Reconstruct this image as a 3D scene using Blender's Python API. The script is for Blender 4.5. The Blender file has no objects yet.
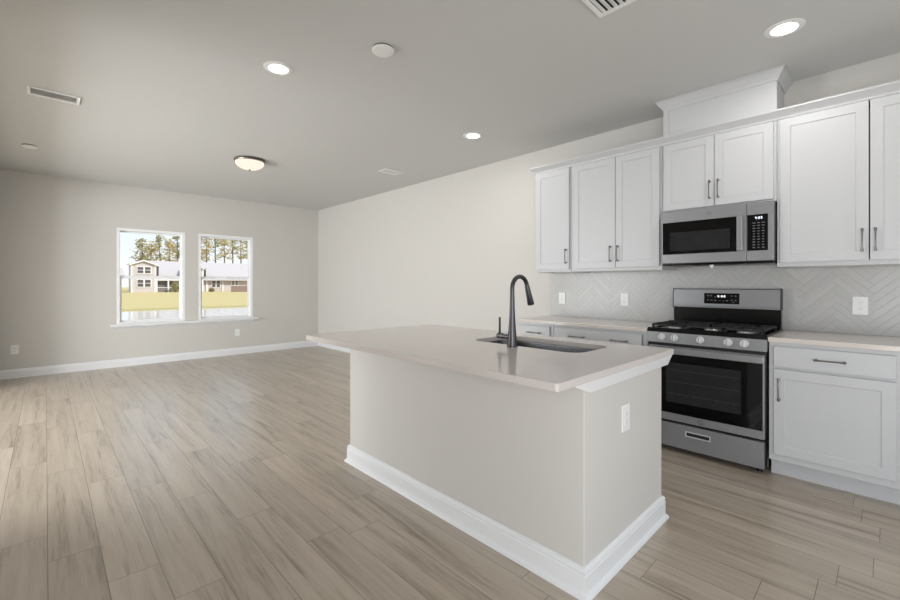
import bpy, bmesh, math, random
from mathutils import Vector, Matrix
random.seed(7)
S = bpy.context.scene
COL = S.collection
R = math.radians

# ------------------------------------------------------------------ camera
CAM_H = 1.257
cd = bpy.data.cameras.new('camera')
cd.sensor_width = 36.0
cd.lens = 421.04 / 900 * 36.0
cd.shift_y = -(300 - 284.58) / 900
cd.clip_start = 0.05
cd.clip_end = 500
cam = bpy.data.objects.new('camera', cd)
cam.location = (0, 0, CAM_H)
cam.rotation_euler = (R(90), 0, -0.7657)
COL.objects.link(cam)
S.camera = cam

# ------------------------------------------------------------------ colour management
S.view_settings.view_transform = 'Standard'
S.view_settings.look = 'None'
S.view_settings.exposure = 0.06
S.view_settings.gamma = 1.0
S.view_settings.use_curve_mapping = False

# ------------------------------------------------------------------ room dimensions
XL, XW = -3.0, 4.0526        # left wall, kitchen wall
XP, YP = -0.5, 3.35          # end of the unseen partition added to shade the kitchen
YB, YF = -2.6, 8.1345        # wall behind the camera, far wall
ZC = 2.7826                  # ceiling
XU = 3.7345                  # face of the wall cabinets
XB = 3.436                   # face of the base cabinets
WT = 0.14                    # wall thickness

# ------------------------------------------------------------------ world, sun, added daylight lamps
w = bpy.data.worlds.new('sky')
S.world = w
w.use_nodes = True
nt = w.node_tree
nt.nodes.clear()
out = nt.nodes.new('ShaderNodeOutputWorld')
bg = nt.nodes.new('ShaderNodeBackground')
tc = nt.nodes.new('ShaderNodeTexCoord')
sep = nt.nodes.new('ShaderNodeSeparateXYZ')
ramp = nt.nodes.new('ShaderNodeValToRGB')
ramp.color_ramp.elements[0].position = 0.03
ramp.color_ramp.elements[0].color = (0.93, 0.96, 1.0, 1)
ramp.color_ramp.elements[1].position = 0.22
ramp.color_ramp.elements[1].color = (0.66, 0.82, 1.0, 1)
nt.links.new(tc.outputs['Generated'], sep.inputs[0])
nt.links.new(sep.outputs['Z'], ramp.inputs[0])
nt.links.new(ramp.outputs[0], bg.inputs['Color'])
bg.inputs['Strength'].default_value = 1.12
nt.links.new(bg.outputs[0], out.inputs['Surface'])

sd = bpy.data.lights.new('sun', 'SUN')
sd.energy = 3.9
sd.angle = R(1.5)
sd.color = (1.0, 0.95, 0.88)
so = bpy.data.objects.new('sun', sd)
so.rotation_euler = (R(50), 0, R(28))
COL.objects.link(so)


def area(name, loc, rot, sx, sy, power, color=(1, 1, 1)):
    d = bpy.data.lights.new(name, 'AREA')
    d.shape = 'RECTANGLE'
    d.size = sx
    d.size_y = sy
    d.energy = power
    d.color = color
    o = bpy.data.objects.new(name, d)
    o.location = loc
    o.rotation_euler = rot
    COL.objects.link(o)
    return o


# daylight lamps at made-up unseen openings, left and behind the camera
area('added_daylight_left', (XL - 0.02, 4.875, 1.18), (0, R(-90), 0), 2.2, 2.85, 280, (0.95, 0.98, 1.0))
area('added_daylight_side', (XP - 0.02, -0.75, 0.92), (0, R(-90), 0), 1.6, 1.6, 50, (0.95, 0.98, 1.0))
area('added_daylight_back', (1.75, YB - 0.02, 1.3), (R(90), 0, 0), 3.4, 1.7, 11, (0.95, 0.98, 1.0))


# ------------------------------------------------------------------ materials
def new_mat(name):
    m = bpy.data.materials.new(name)
    m.use_nodes = True
    n = m.node_tree
    b = n.nodes['Principled BSDF']
    return m, n, b


def lin(c):
    c = c / 255.0
    return c / 12.92 if c <= 0.04045 else ((c + 0.055) / 1.055) ** 2.4


def rgb(r, g, b):
    return (lin(r), lin(g), lin(b), 1)


def mat(name, col, rough=0.5, metal=0.0, bump=0.0, bscale=60, var=0.0, vscale=8, spec=None, coat=0.0, stretch=None):
    m, n, b = new_mat(name)
    b.inputs['Base Color'].default_value = col
    b.inputs['Roughness'].default_value = rough
    b.inputs['Metallic'].default_value = metal
    if spec is not None:
        b.inputs['Specular IOR Level'].default_value = spec
    if coat:
        b.inputs['Coat Weight'].default_value = coat
        b.inputs['Coat Roughness'].default_value = 0.05
    t = n.nodes.new('ShaderNodeTexCoord')
    mp = n.nodes.new('ShaderNodeMapping')
    n.links.new(t.outputs['Object'], mp.inputs[0])
    if stretch:
        mp.inputs['Scale'].default_value = stretch
    if var:
        nz = n.nodes.new('ShaderNodeTexNoise')
        nz.inputs['Scale'].default_value = vscale
        nz.inputs['Detail'].default_value = 4
        n.links.new(mp.outputs[0], nz.inputs['Vector'])
        mx = n.nodes.new('ShaderNodeMixRGB')
        mx.inputs[1].default_value = tuple(c * (1 - var) for c in col[:3]) + (1,)
        mx.inputs[2].default_value = tuple(min(1, c * (1 + var)) for c in col[:3]) + (1,)
        n.links.new(nz.outputs['Fac'], mx.inputs[0])
        n.links.new(mx.outputs[0], b.inputs['Base Color'])
    if bump:
        nb = n.nodes.new('ShaderNodeTexNoise')
        nb.inputs['Scale'].default_value = bscale
        nb.inputs['Detail'].default_value = 3
        n.links.new(mp.outputs[0], nb.inputs['Vector'])
        bp = n.nodes.new('ShaderNodeBump')
        bp.inputs['Strength'].default_value = bump
        bp.inputs['Distance'].default_value = 0.002
        n.links.new(nb.outputs['Fac'], bp.inputs['Height'])
        n.links.new(bp.outputs[0], b.inputs['Normal'])
    return m


def emit(name, col, strength):
    m = bpy.data.materials.new(name)
    m.use_nodes = True
    n = m.node_tree
    n.nodes.clear()
    o = n.nodes.new('ShaderNodeOutputMaterial')
    e = n.nodes.new('ShaderNodeEmission')
    e.inputs[0].default_value = col
    e.inputs[1].default_value = strength
    n.links.new(e.outputs[0], o.inputs[0])
    return m


M = {}
M['wall'] = mat('greige_wall_paint', rgb(208, 205, 200), 0.75, bump=0.12, bscale=180)
M['ceiling'] = mat('ceiling_paint', rgb(208, 208, 206), 0.85, bump=0.25, bscale=120)
M['trim'] = mat('white_trim_paint', rgb(233, 234, 236), 0.35, bump=0.03, bscale=90)
M['cabinet'] = mat('white_cabinet_lacquer', rgb(201, 202, 204), 0.38, bump=0.03, bscale=80)
M['vinyl'] = mat('white_window_vinyl', rgb(246, 246, 246), 0.3, bump=0.02)
M['plastic'] = mat('white_plastic', rgb(238, 238, 236), 0.35, bump=0.01)
M['slot'] = mat('dark_slot', rgb(50, 50, 52), 0.6, bump=0.01)
M['outlet_slot'] = mat('outlet_slot', rgb(160, 160, 160), 0.6, bump=0.01)
M['quartz'] = mat('grey_quartz', rgb(206, 198, 194), 0.16, var=0.05, vscale=220)
M['quartz_light'] = mat('pale_quartz', rgb(214, 206, 200), 0.18, var=0.05, vscale=220)
M['steel'] = mat('brushed_stainless', rgb(150, 151, 154), 0.36, 0.5, var=0.06, vscale=30, stretch=(60, 1, 60))
M['steel_dark'] = mat('sink_steel', rgb(104, 105, 107), 0.33, 1.0, var=0.06, vscale=30)
M['nickel'] = mat('dark_nickel', rgb(128, 126, 125), 0.3, 1.0, var=0.05, vscale=30)
M['gunmetal'] = mat('gunmetal_faucet', rgb(88, 87, 90), 0.28, 0.9, var=0.05, vscale=30)
M['black_glass'] = mat('black_glass', rgb(7, 7, 8), 0.05, var=0.02, spec=0.3)
M['oven_glass'] = mat('smoked_window_glass', rgb(40, 40, 42), 0.08, var=0.35, vscale=16, spec=0.3)
M['enamel'] = mat('black_enamel', rgb(10, 10, 11), 0.2, var=0.05, spec=0.35)
M['iron'] = mat('cast_iron', rgb(22, 22, 23), 0.5, bump=0.2, bscale=300)
M['burner'] = mat('burner_alloy', rgb(200, 200, 200), 0.4, 1.0, var=0.05)
M['chrome'] = mat('bright_chrome', rgb(222, 222, 224), 0.3, 0.2, var=0.02)
M['blackplastic'] = mat('black_plastic', rgb(24, 24, 25), 0.45, bump=0.02)
M['duct'] = mat('duct_white', rgb(240, 240, 239), 0.6, var=0.02)
M['display'] = emit('display_digits', (0.85, 0.93, 1, 1), 1.6)
M['legend'] = mat('panel_legend', rgb(110, 112, 116), 0.5, var=0.02)
M['lens'] = emit('downlight_lens', (1, 0.985, 0.96, 1), 9.0)
M['bowl'] = emit('frosted_bowl', (1, 0.87, 0.74, 1), 1.05)
M['brass'] = mat('aged_metal', rgb(120, 112, 100), 0.35, 0.9, var=0.05)
M['paper'] = mat('white_paper', rgb(240, 240, 238), 0.7, var=0.02)
# outdoors
M['lawn'] = mat('dry_lawn', rgb(196, 176, 122), 0.95, var=0.18, vscale=1.2)
M['bank'] = mat('bank_soil', rgb(172, 158, 108), 0.95, var=0.15, vscale=1.5)
M['water'] = mat('pond_water', rgb(205, 198, 192), 0.12, bump=0.15, bscale=3)
M['siding'] = mat('beige_siding', rgb(192, 182, 180), 0.8, var=0.05, vscale=3)
M['siding2'] = mat('tan_siding', rgb(184, 170, 162), 0.8, var=0.05, vscale=3)
M['shingle'] = mat('grey_shingles', rgb(186, 178, 178), 0.85, var=0.07, vscale=4)
M['exttrim'] = mat('exterior_white', rgb(225, 222, 220), 0.6, var=0.02)
M['pane'] = mat('dark_house_glass', rgb(88, 82, 84), 0.15, var=0.05)
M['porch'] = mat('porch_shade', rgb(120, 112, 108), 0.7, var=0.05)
M['fence'] = mat('brown_fence', rgb(140, 118, 110), 0.85, var=0.1, vscale=5)
M['bark'] = mat('pine_bark', rgb(120, 100, 84), 0.9, var=0.2, vscale=5)
def leaf_mat(name, col):
    m = mat(name, col, 0.9, var=0.25, vscale=1.5)
    n = m.node_tree
    b = n.nodes['Principled BSDF']
    o = [k for k in n.nodes if k.type == 'OUTPUT_MATERIAL'][0]
    tl = n.nodes.new('ShaderNodeBsdfTranslucent')
    tl.inputs[0].default_value = col
    mx = n.nodes.new('ShaderNodeMixShader')
    mx.inputs[0].default_value = 0.45
    n.links.new(b.outputs[0], mx.inputs[1])
    n.links.new(tl.outputs[0], mx.inputs[2])
    n.links.new(mx.outputs[0], o.inputs[0])
    return m


M['needles'] = leaf_mat('pine_needles', rgb(208, 192, 148))
M['needles2'] = leaf_mat('olive_needles', rgb(182, 174, 134))


def glass_mat():
    m = bpy.data.materials.new('window_glass')
    m.use_nodes = True
    n = m.node_tree
    n.nodes.clear()
    o = n.nodes.new('ShaderNodeOutputMaterial')
    tr = n.nodes.new('ShaderNodeBsdfTransparent')
    tr.inputs[0].default_value = (0.96, 0.97, 0.97, 1)
    gl = n.nodes.new('ShaderNodeBsdfGlossy')
    gl.inputs['Roughness'].default_value = 0.02
    fr = n.nodes.new('ShaderNodeFresnel')
    fr.inputs[0].default_value = 1.12
    mx = n.nodes.new('ShaderNodeMixShader')
    n.links.new(fr.outputs[0], mx.inputs[0])
    n.links.new(tr.outputs[0], mx.inputs[1])
    n.links.new(gl.outputs[0], mx.inputs[2])
    n.links.new(mx.outputs[0], o.inputs[0])
    return m


M['glass'] = glass_mat()


def math_node(n, op, a=None, b=None, c=None):
    k = n.nodes.new('ShaderNodeMath')
    k.operation = op
    for i, v in enumerate((a, b, c)):
        if v is None:
            continue
        if isinstance(v, (int, float)):
            k.inputs[i].default_value = v
        else:
            n.links.new(v, k.inputs[i])
    return k.outputs[0]


def floor_mat():
    m, n, b = new_mat('oak_vinyl_planks')
    L = n.links
    uv = n.nodes.new('ShaderNodeUVMap')
    uv.uv_map = 'plank'
    sp = n.nodes.new('ShaderNodeSeparateXYZ')
    L.new(uv.outputs[0], sp.inputs[0])
    at = n.nodes.new('ShaderNodeAttribute')
    at.attribute_name = 'plank_tone'
    sc_ = n.nodes.new('ShaderNodeSeparateColor')
    L.new(at.outputs['Color'], sc_.inputs[0])
    tone, shift, halfl = sc_.outputs[0], sc_.outputs[1], sc_.outputs[2]
    # wood grain: stretched along the plank, different on each plank
    cb = n.nodes.new('ShaderNodeCombineXYZ')
    L.new(math_node(n, 'MULTIPLY', sp.outputs[0], 1.0), cb.inputs[0])
    L.new(math_node(n, 'MULTIPLY', sp.outputs[1], 0.055), cb.inputs[1])
    L.new(math_node(n, 'MULTIPLY', shift, 37.0), cb.inputs[2])
    n1 = n.nodes.new('ShaderNodeTexNoise')
    n1.inputs['Scale'].default_value = 16
    n1.inputs['Detail'].default_value = 6
    n1.inputs['Roughness'].default_value = 0.6
    n1.inputs['Distortion'].default_value = 0.6
    L.new(cb.outputs[0], n1.inputs['Vector'])
    n2 = n.nodes.new('ShaderNodeTexNoise')
    n2.inputs['Scale'].default_value = 110
    n2.inputs['Detail'].default_value = 3
    L.new(cb.outputs[0], n2.inputs['Vector'])
    g = math_node(n, 'ADD', math_node(n, 'MULTIPLY', n1.outputs['Fac'], 0.75), math_node(n, 'MULTIPLY', n2.outputs['Fac'], 0.25))
    cr = n.nodes.new('ShaderNodeValToRGB')
    cr.color_ramp.elements[0].position = 0.33
    cr.color_ramp.elements[0].color = rgb(136, 122, 106)
    cr.color_ramp.elements[1].position = 0.62
    cr.color_ramp.elements[1].color = rgb(186, 173, 157)
    e = cr.color_ramp.elements.new(0.47)
    e.color = rgb(173, 159, 142)
    L.new(g, cr.inputs[0])
    # tone of each plank
    v = math_node(n, 'ADD', math_node(n, 'MULTIPLY', tone, 0.14), 0.93)
    mul = n.nodes.new('ShaderNodeMixRGB')
    mul.blend_type = 'MULTIPLY'
    mul.inputs[0].default_value = 1
    cv = n.nodes.new('ShaderNodeCombineColor')
    for i in range(3):
        L.new(v, cv.inputs[i])
    L.new(cr.outputs[0], mul.inputs[1])
    L.new(cv.outputs[0], mul.inputs[2])
    # joints: distance to the plank edges
    ex = math_node(n, 'SUBTRACT', 0.1825 / 2, math_node(n, 'ABSOLUTE', sp.outputs[0]))
    ey = math_node(n, 'SUBTRACT', halfl, math_node(n, 'ABSOLUTE', sp.outputs[1]))
    ed = math_node(n, 'MINIMUM', ex, ey)
    j = math_node(n, 'LESS_THAN', ed, 0.0012)
    jm = n.nodes.new('ShaderNodeMixRGB')
    L.new(math_node(n, 'MULTIPLY', j, 0.78), jm.inputs[0])
    L.new(mul.outputs[0], jm.inputs[1])
    jm.inputs[2].default_value = rgb(58, 49, 42)
    L.new(jm.outputs[0], b.inputs['Base Color'])
    rr = math_node(n, 'ADD', math_node(n, 'MULTIPLY', g, 0.16), 0.27)
    L.new(rr, b.inputs['Roughness'])
    b.inputs['Specular IOR Level'].default_value = 0.9
    b.inputs['Coat Weight'].default_value = 0.35
    b.inputs['Coat Roughness'].default_value = 0.24
    bp = n.nodes.new('ShaderNodeBump')
    bp.inputs['Strength'].default_value = 0.25
    bp.inputs['Distance'].default_value = 0.001
    L.new(math_node(n, 'SUBTRACT', g, j), bp.inputs['Height'])
    L.new(bp.outputs[0], b.inputs['Normal'])
    return m


def herringbone_mat(wd=0.043, k=6):
    m, n, b = new_mat('herringbone_tile')
    L = n.links
    tc = n.nodes.new('ShaderNodeTexCoord')
    sp = n.nodes.new('ShaderNodeSeparateXYZ')
    L.new(tc.outputs['Object'], sp.inputs[0])
    y, z = sp.outputs[1], sp.outputs[2]
    q = 1 / (math.sqrt(2) * wd)
    u = math_node(n, 'MULTIPLY', math_node(n, 'ADD', math_node(n, 'ADD', y, z), 20.0), q)
    v = math_node(n, 'MULTIPLY', math_node(n, 'ADD', math_node(n, 'SUBTRACT', z, y), 20.0), q)
    i, jn = math_node(n, 'FLOOR', u), math_node(n, 'FLOOR', v)
    fu, fv = math_node(n, 'FRACT', u), math_node(n, 'FRACT', v)
    mm = math_node(n, 'FLOORED_MODULO', math_node(n, 'SUBTRACT', i, jn), 2.0 * k)
    hor = math_node(n, 'LESS_THAN', mm, k - 0.5)
    ver = math_node(n, 'SUBTRACT', 1.0, hor)
    lh = math_node(n, 'ADD', mm, fu)
    lv = math_node(n, 'ADD', math_node(n, 'SUBTRACT', 2.0 * k - 1, mm), fv)
    la = math_node(n, 'ADD', math_node(n, 'MULTIPLY', lh, hor), math_node(n, 'MULTIPLY', lv, ver))
    sa = math_node(n, 'ADD', math_node(n, 'MULTIPLY', fv, hor), math_node(n, 'MULTIPLY', fu, ver))
    e1 = math_node(n, 'MINIMUM', la, math_node(n, 'SUBTRACT', float(k), la))
    e2 = math_node(n, 'MINIMUM', sa, math_node(n, 'SUBTRACT', 1.0, sa))
    ed = math_node(n, 'MINIMUM', e1, e2)
    gr = math_node(n, 'LESS_THAN', ed, 0.035)
    # id of the tile for a small tone difference
    idx = math_node(n, 'ADD', math_node(n, 'SUBTRACT', i, math_node(n, 'MULTIPLY', mm, hor)), math_node(n, 'MULTIPLY', jn, math_node(n, 'MULTIPLY', hor, 7.3)))
    idy = math_node(n, 'MULTIPLY', ver, math_node(n, 'SUBTRACT', jn, math_node(n, 'SUBTRACT', 2.0 * k - 1, mm)))
    wn = n.nodes.new('ShaderNodeTexWhiteNoise')
    wn.noise_dimensions = '2D'
    cb = n.nodes.new('ShaderNodeCombineXYZ')
    L.new(idx, cb.inputs[0])
    L.new(idy, cb.inputs[1])
    L.new(cb.outputs[0], wn.inputs['Vector'])
    t = n.nodes.new('ShaderNodeMixRGB')
    t.inputs[1].default_value = rgb(184, 183, 181)
    t.inputs[2].default_value = rgb(189, 188, 186)
    L.new(wn.outputs['Value'], t.inputs[0])
    f = n.nodes.new('ShaderNodeMixRGB')
    f.inputs[2].default_value = rgb(171, 170, 167)
    L.new(gr, f.inputs[0])
    L.new(t.outputs[0], f.inputs[1])
    L.new(f.outputs[0], b.inputs['Base Color'])
    b.inputs['Roughness'].default_value = 0.3
    bp = n.nodes.new('ShaderNodeBump')
    bp.inputs['Strength'].default_value = 0.5
    bp.inputs['Distance'].default_value = 0.001
    L.new(math_node(n, 'MINIMUM', math_node(n, 'MULTIPLY', ed, 8.0), 1.0), bp.inputs['Height'])
    L.new(bp.outputs[0], b.inputs['Normal'])
    return m


M['floor'] = floor_mat()
M['tile'] = herringbone_mat()


# ------------------------------------------------------------------ mesh helpers
def wloc(o):
    v = Vector((0, 0, 0))
    while o is not None:
        v += Vector(o.location)
        o = o.parent
    return v


class B:
    """collects shapes in world coordinates; build() links them as one mesh object"""

    def __init__(s):
        s.bm = bmesh.new()

    def box(s, x0, x1, y0, y1, z0, z1, bev=0.0, seg=2):
        x0, x1 = min(x0, x1), max(x0, x1)
        y0, y1 = min(y0, y1), max(y0, y1)
        z0, z1 = min(z0, z1), max(z0, z1)
        v = [s.bm.verts.new(p) for p in ((x0, y0, z0), (x1, y0, z0), (x1, y1, z0), (x0, y1, z0),
                                         (x0, y0, z1), (x1, y0, z1), (x1, y1, z1), (x0, y1, z1))]
        fs = [s.bm.faces.new([v[i] for i in q]) for q in ((0, 3, 2, 1), (4, 5, 6, 7), (0, 1, 5, 4), (1, 2, 6, 5), (2, 3, 7, 6), (3, 0, 4, 7))]
        if bev > 0:
            ed = list({e for f in fs for e in f.edges})
            bmesh.ops.bevel(s.bm, geom=ed, offset=bev, segments=seg, affect='EDGES', profile=0.5)
        return s

    def poly(s, pts):
        return s.bm.faces.new([s.bm.verts.new(p) for p in pts])

    def prism(s, pts, d):
        """closed polygon pts (3D) pushed along d"""
        d = Vector(d)
        a = [s.bm.verts.new(p) for p in pts]
        b = [s.bm.verts.new(Vector(p) + d) for p in pts]
        n = len(a)
        s.bm.faces.new(a[::-1])
        s.bm.faces.new(b)
        for i in range(n):
            s.bm.faces.new((a[i], a[(i + 1) % n], b[(i + 1) % n], b[i]))
        return s

    def tube(s, pts, rad, n=12):
        pts = [Vector(p) for p in pts]
        if isinstance(rad, (int, float)):
            rad = [rad] * len(pts)
        rings = []
        up = None
        for i, p in enumerate(pts):
            a = pts[max(0, i - 1)]
            b = pts[min(len(pts) - 1, i + 1)]
            t = (b - a).normalized()
            if up is None:
                up = Vector((0, 0, 1)) if abs(t.z) < 0.9 else Vector((0, 1, 0))
            u = t.cross(up).normalized()
            vv = u.cross(t).normalized()
            up = vv
            rings.append([s.bm.verts.new(p + (u * math.cos(2 * math.pi * k / n) + vv * math.sin(2 * math.pi * k / n)) * rad[i]) for k in range(n)])
        for r0, r1 in zip(rings, rings[1:]):
            for k in range(n):
                s.bm.faces.new((r0[k], r0[(k + 1) % n], r1[(k + 1) % n], r1[k]))
        s.bm.faces.new(rings[0][::-1])
        s.bm.faces.new(rings[-1])
        return s

    def lathe(s, c, prof, n=32, axis='Z', sign=1):
        """prof: (radius, height) along the axis from c"""
        c = Vector(c)

        def pt(r, h, k):
            a = 2 * math.pi * k / n
            ca, sa = math.cos(a) * r, math.sin(a) * r
            if axis == 'Z':
                return c + Vector((ca, sa, h * sign))
            if axis == 'X':
                return c + Vector((h * sign, ca, sa))
            return c + Vector((ca, h * sign, sa))
        rings = []
        for r, h in prof:
            if r < 1e-6:
                rings.append([s.bm.verts.new(pt(0, h, 0))])
            else:
                rings.append([s.bm.verts.new(pt(r, h, k)) for k in range(n)])
        for r0, r1 in zip(rings, rings[1:]):
            for k in range(n):
                k2 = (k + 1) % n
                if len(r0) == 1 and len(r1) == 1:
                    continue
                if len(r0) == 1:
                    s.bm.faces.new((r0[0], r1[k2], r1[k]))
                elif len(r1) == 1:
                    s.bm.faces.new((r0[k], r0[k2], r1[0]))
                else:
                    s.bm.faces.new((r0[k], r0[k2], r1[k2], r1[k]))
        if len(rings[0]) > 1:
            s.bm.faces.new(rings[0][::-1])
        if len(rings[-1]) > 1:
            s.bm.faces.new(rings[-1])
        return s

    def sweep(s, prof, path):
        """closed profile (out, z) along a plan polyline, mitred; out is to the left of the path"""
        P = [Vector((p[0], p[1])) for p in path]
        nrm = []
        for i in range(len(P)):
            d0 = (P[i] - P[i - 1]).normalized() if i > 0 else None
            d1 = (P[i + 1] - P[i]).normalized() if i < len(P) - 1 else None
            n0 = Vector((-d0.y, d0.x)) if d0 else None
            n1 = Vector((-d1.y, d1.x)) if d1 else None
            if n0 is None:
                nrm.append(n1)
            elif n1 is None:
                nrm.append(n0)
            else:
                m_ = (n0 + n1)
                nrm.append(m_ / (1 + n0.dot(n1)))
        rings = [[s.bm.verts.new((p.x + q.x * o, p.y + q.y * o, z)) for o, z in prof] for p, q in zip(P, nrm)]
        n = len(prof)
        for r0, r1 in zip(rings, rings[1:]):
            for k in range(n):
                s.bm.faces.new((r0[k], r0[(k + 1) % n], r1[(k + 1) % n], r1[k]))
        s.bm.faces.new(rings[0][::-1])
        s.bm.faces.new(rings[-1])
        return s

    def shaker(s, xf, y0, y1, z0, z1, rail=0.058, th=0.02, rec=0.006):
        """door slab facing -x with a recessed flat panel"""
        x1 = xf + th
        v = [s.bm.verts.new(p) for p in ((xf, y0, z0), (x1, y0, z0), (x1, y1, z0), (xf, y1, z0),
                                         (xf, y0, z1), (x1, y0, z1), (x1, y1, z1), (xf, y1, z1))]
        fs = [s.bm.faces.new([v[i] for i in q]) for q in ((0, 3, 2, 1), (4, 5, 6, 7), (0, 1, 5, 4), (1, 2, 6, 5), (2, 3, 7, 6), (3, 0, 4, 7))]
        ff = fs[5]
        ed = list({e for f in fs for e in f.edges})
        bmesh.ops.bevel(s.bm, geom=ed, offset=0.002, segments=2, affect='EDGES', profile=0.5)
        s.bm.faces.ensure_lookup_table()
        cand = [f for f in s.bm.faces if f.is_valid and all(abs(q.co.x - xf) < 1e-5 for q in f.verts)
                and y0 - 1e-4 <= f.calc_center_median().y <= y1 + 1e-4 and z0 - 1e-4 <= f.calc_center_median().z <= z1 + 1e-4]
        ff = max(cand, key=lambda f: f.calc_area())
        bmesh.ops.inset_region(s.bm, faces=[ff], thickness=rail - 0.002, depth=0, use_even_offset=True)
        bmesh.ops.inset_region(s.bm, faces=[ff], thickness=0.003, depth=0, use_even_offset=True)
        for q in ff.verts:
            q.co.x += rec
        return s

    def build(s, name, m, parent=None, smooth=False, angle=35):
        bmesh.ops.recalc_face_normals(s.bm, faces=s.bm.faces)
        me = bpy.data.meshes.new(name)
        o = bpy.data.objects.new(name, me)
        if parent is not None:
            off = wloc(parent)
        else:
            xs = [v.co.x for v in s.bm.verts]
            ys = [v.co.y for v in s.bm.verts]
            zs = [v.co.z for v in s.bm.verts]
            off = Vector(((min(xs) + max(xs)) / 2, (min(ys) + max(ys)) / 2, min(zs)))
            o.location = off
        bmesh.ops.translate(s.bm, verts=s.bm.verts, vec=-off)
        if smooth:
            for f in s.bm.faces:
                f.smooth = True
            for e in s.bm.edges:
                if len(e.link_faces) == 2 and e.calc_face_angle(0) > R(angle):
                    e.smooth = False
        s.bm.to_mesh(me)
        s.bm.free()
        me.materials.append(m)
        COL.objects.link(o)
        if parent is not None:
            o.parent = parent
        return o


def thing(name, label, cat, loc, group=None):
    o = bpy.data.objects.new(name, None)
    o.empty_display_size = 0.1
    o.location = loc
    COL.objects.link(o)
    return tag(o, label, cat, group)


def tag(o, label, cat, group=None):
    o['label'] = label
    o['category'] = cat
    if group:
        o['group'] = group
    return o


def struct(o):
    o['kind'] = 'structure'
    return o


def kids(o):
    return [c for c in list(COL.objects) if c.parent == o]


def copy_tree(o, loc, label=None, parent=None):
    c = o.copy()
    COL.objects.link(c)
    c.parent = parent
    c.location = loc
    if label:
        c['label'] = label
    for ch in kids(o):
        copy_tree(ch, ch.location, None, c)
    return c


# ------------------------------------------------------------------ floor
def build_floor():
    bm = bmesh.new()
    uvl = bm.loops.layers.uv.new('plank')
    cl = bm.loops.layers.float_color.new('plank_tone')
    PW, PL = 0.1825, 1.22
    known = {-1: 2.92, 0: 2.633, 1: 2.278, 2: 1.975, 4: 2.41, 5: 1.965, 3: 2.86}
    k0 = math.floor((XL - 0.008) / PW)
    k1 = math.ceil((XW - 0.008) / PW)
    rnd = random.Random(3)
    for k in range(k0, k1):
        x0, x1 = 0.008 + k * PW, 0.008 + (k + 1) * PW
        cx = (x0 + x1) / 2
        e = known.get(k, rnd.uniform(0, PL))
        y = e - PL * math.ceil((e - YB) / PL)
        while y < YF:
            ya, yb = y, y + PL
            cy = (ya + yb) / 2
            a, b_ = max(XL, x0), min(XW, x1)
            c, d = max(YB, ya), min(YF, yb)
            y = yb
            if d - c < 1e-4 or b_ - a < 1e-4:
                continue
            f = bm.faces.new([bm.verts.new((px, py, 0)) for px, py in ((a, c), (b_, c), (b_, d), (a, d))])
            col = (rnd.random(), rnd.random(), PL / 2, 1)
            for l in f.loops:
                l[uvl].uv = (l.vert.co.x - cx, l.vert.co.y - cy)
                l[cl] = col
    # slab below the planks
    bs = [bm.verts.new(p) for p in ((XL, YB, -0.15), (XW, YB, -0.15), (XW, YF, -0.15), (XL, YF, -0.15))]
    bm.faces.new(bs[::-1])
    me = bpy.data.meshes.new('floor')
    bm.to_mesh(me)
    bm.free()
    me.materials.append(M['floor'])
    o = bpy.data.objects.new('floor', me)
    COL.objects.link(o)
    struct(o)


build_floor()

# ------------------------------------------------------------------ walls and ceiling
struct(B().box(XL - WT, XW + WT, YB - WT, YF + WT, ZC, ZC + 0.15).build('ceiling', M['ceiling']))
struct(B().box(XW, XW + WT, YB - WT, YF + WT, -0.15, ZC).build('wall_right', M['wall']))
# far wall with two window openings
W1 = (0.780, 1.683, 0.652, 2.127)
W2 = (1.877, 2.766, 0.652, 2.127)
b = B()
b.box(XL - WT, W1[0], YF, YF + WT, -0.15, ZC)
b.box(W1[1], W2[0], YF, YF + WT, -0.15, ZC)
b.box(W2[1], XW, YF, YF + WT, -0.15, ZC)
for W in (W1, W2):
    b.box(W[0], W[1], YF, YF + WT, -0.15, W[2])
    b.box(W[0], W[1], YF, YF + WT, W[3], ZC)
struct(b.build('wall_far', M['wall']))
# left wall with assumed daylight openings, back wall with an added one
b = B()
b.box(XL - WT, XL, YP, 3.45, -0.15, ZC)
b.box(XL - WT, XL, 6.3, YF, -0.15, ZC)
b.box(XL - WT, XL, 3.45, 6.3, 2.28, ZC)
b.box(XL - WT, XL, 3.45, 6.3, -0.15, 0.05)
b.box(XL - WT, XP, YP - WT, YP, -0.15, ZC)
b.box(XP - WT, XP, 7.32, YF, -0.15, ZC)  # unseen wall stub added to shade the far wall
b.box(XP - WT, XP, YP, 7.32, 2.32, ZC)  # unseen header added to keep direct light off the near ceiling
b.box(XP - WT, XP, YB, -1.55, -0.15, ZC)  # unseen partition added to cut the daylight reaching the kitchen
b.box(XP - WT, XP, 0.05, YP - WT, -0.15, ZC)
b.box(XP - WT, XP, -1.55, 0.05, 1.75, ZC)  # low opening made up to light the base cabinets
b.box(XP - WT, XP, -1.55, 0.05, -0.15, 0.1)
struct(b.build('wall_left', M['wall']))
b = B()
b.box(XP - WT, 0.05, YB - WT, YB, -0.15, ZC)
b.box(3.45, XW, YB - WT, YB, -0.15, ZC)
b.box(0.05, 3.45, YB - WT, YB, -0.15, 0.45)  # unseen window opening added for weak light from behind
b.box(0.05, 3.45, YB - WT, YB, 2.15, ZC)
struct(b.build('wall_back', M['wall']))
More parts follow.
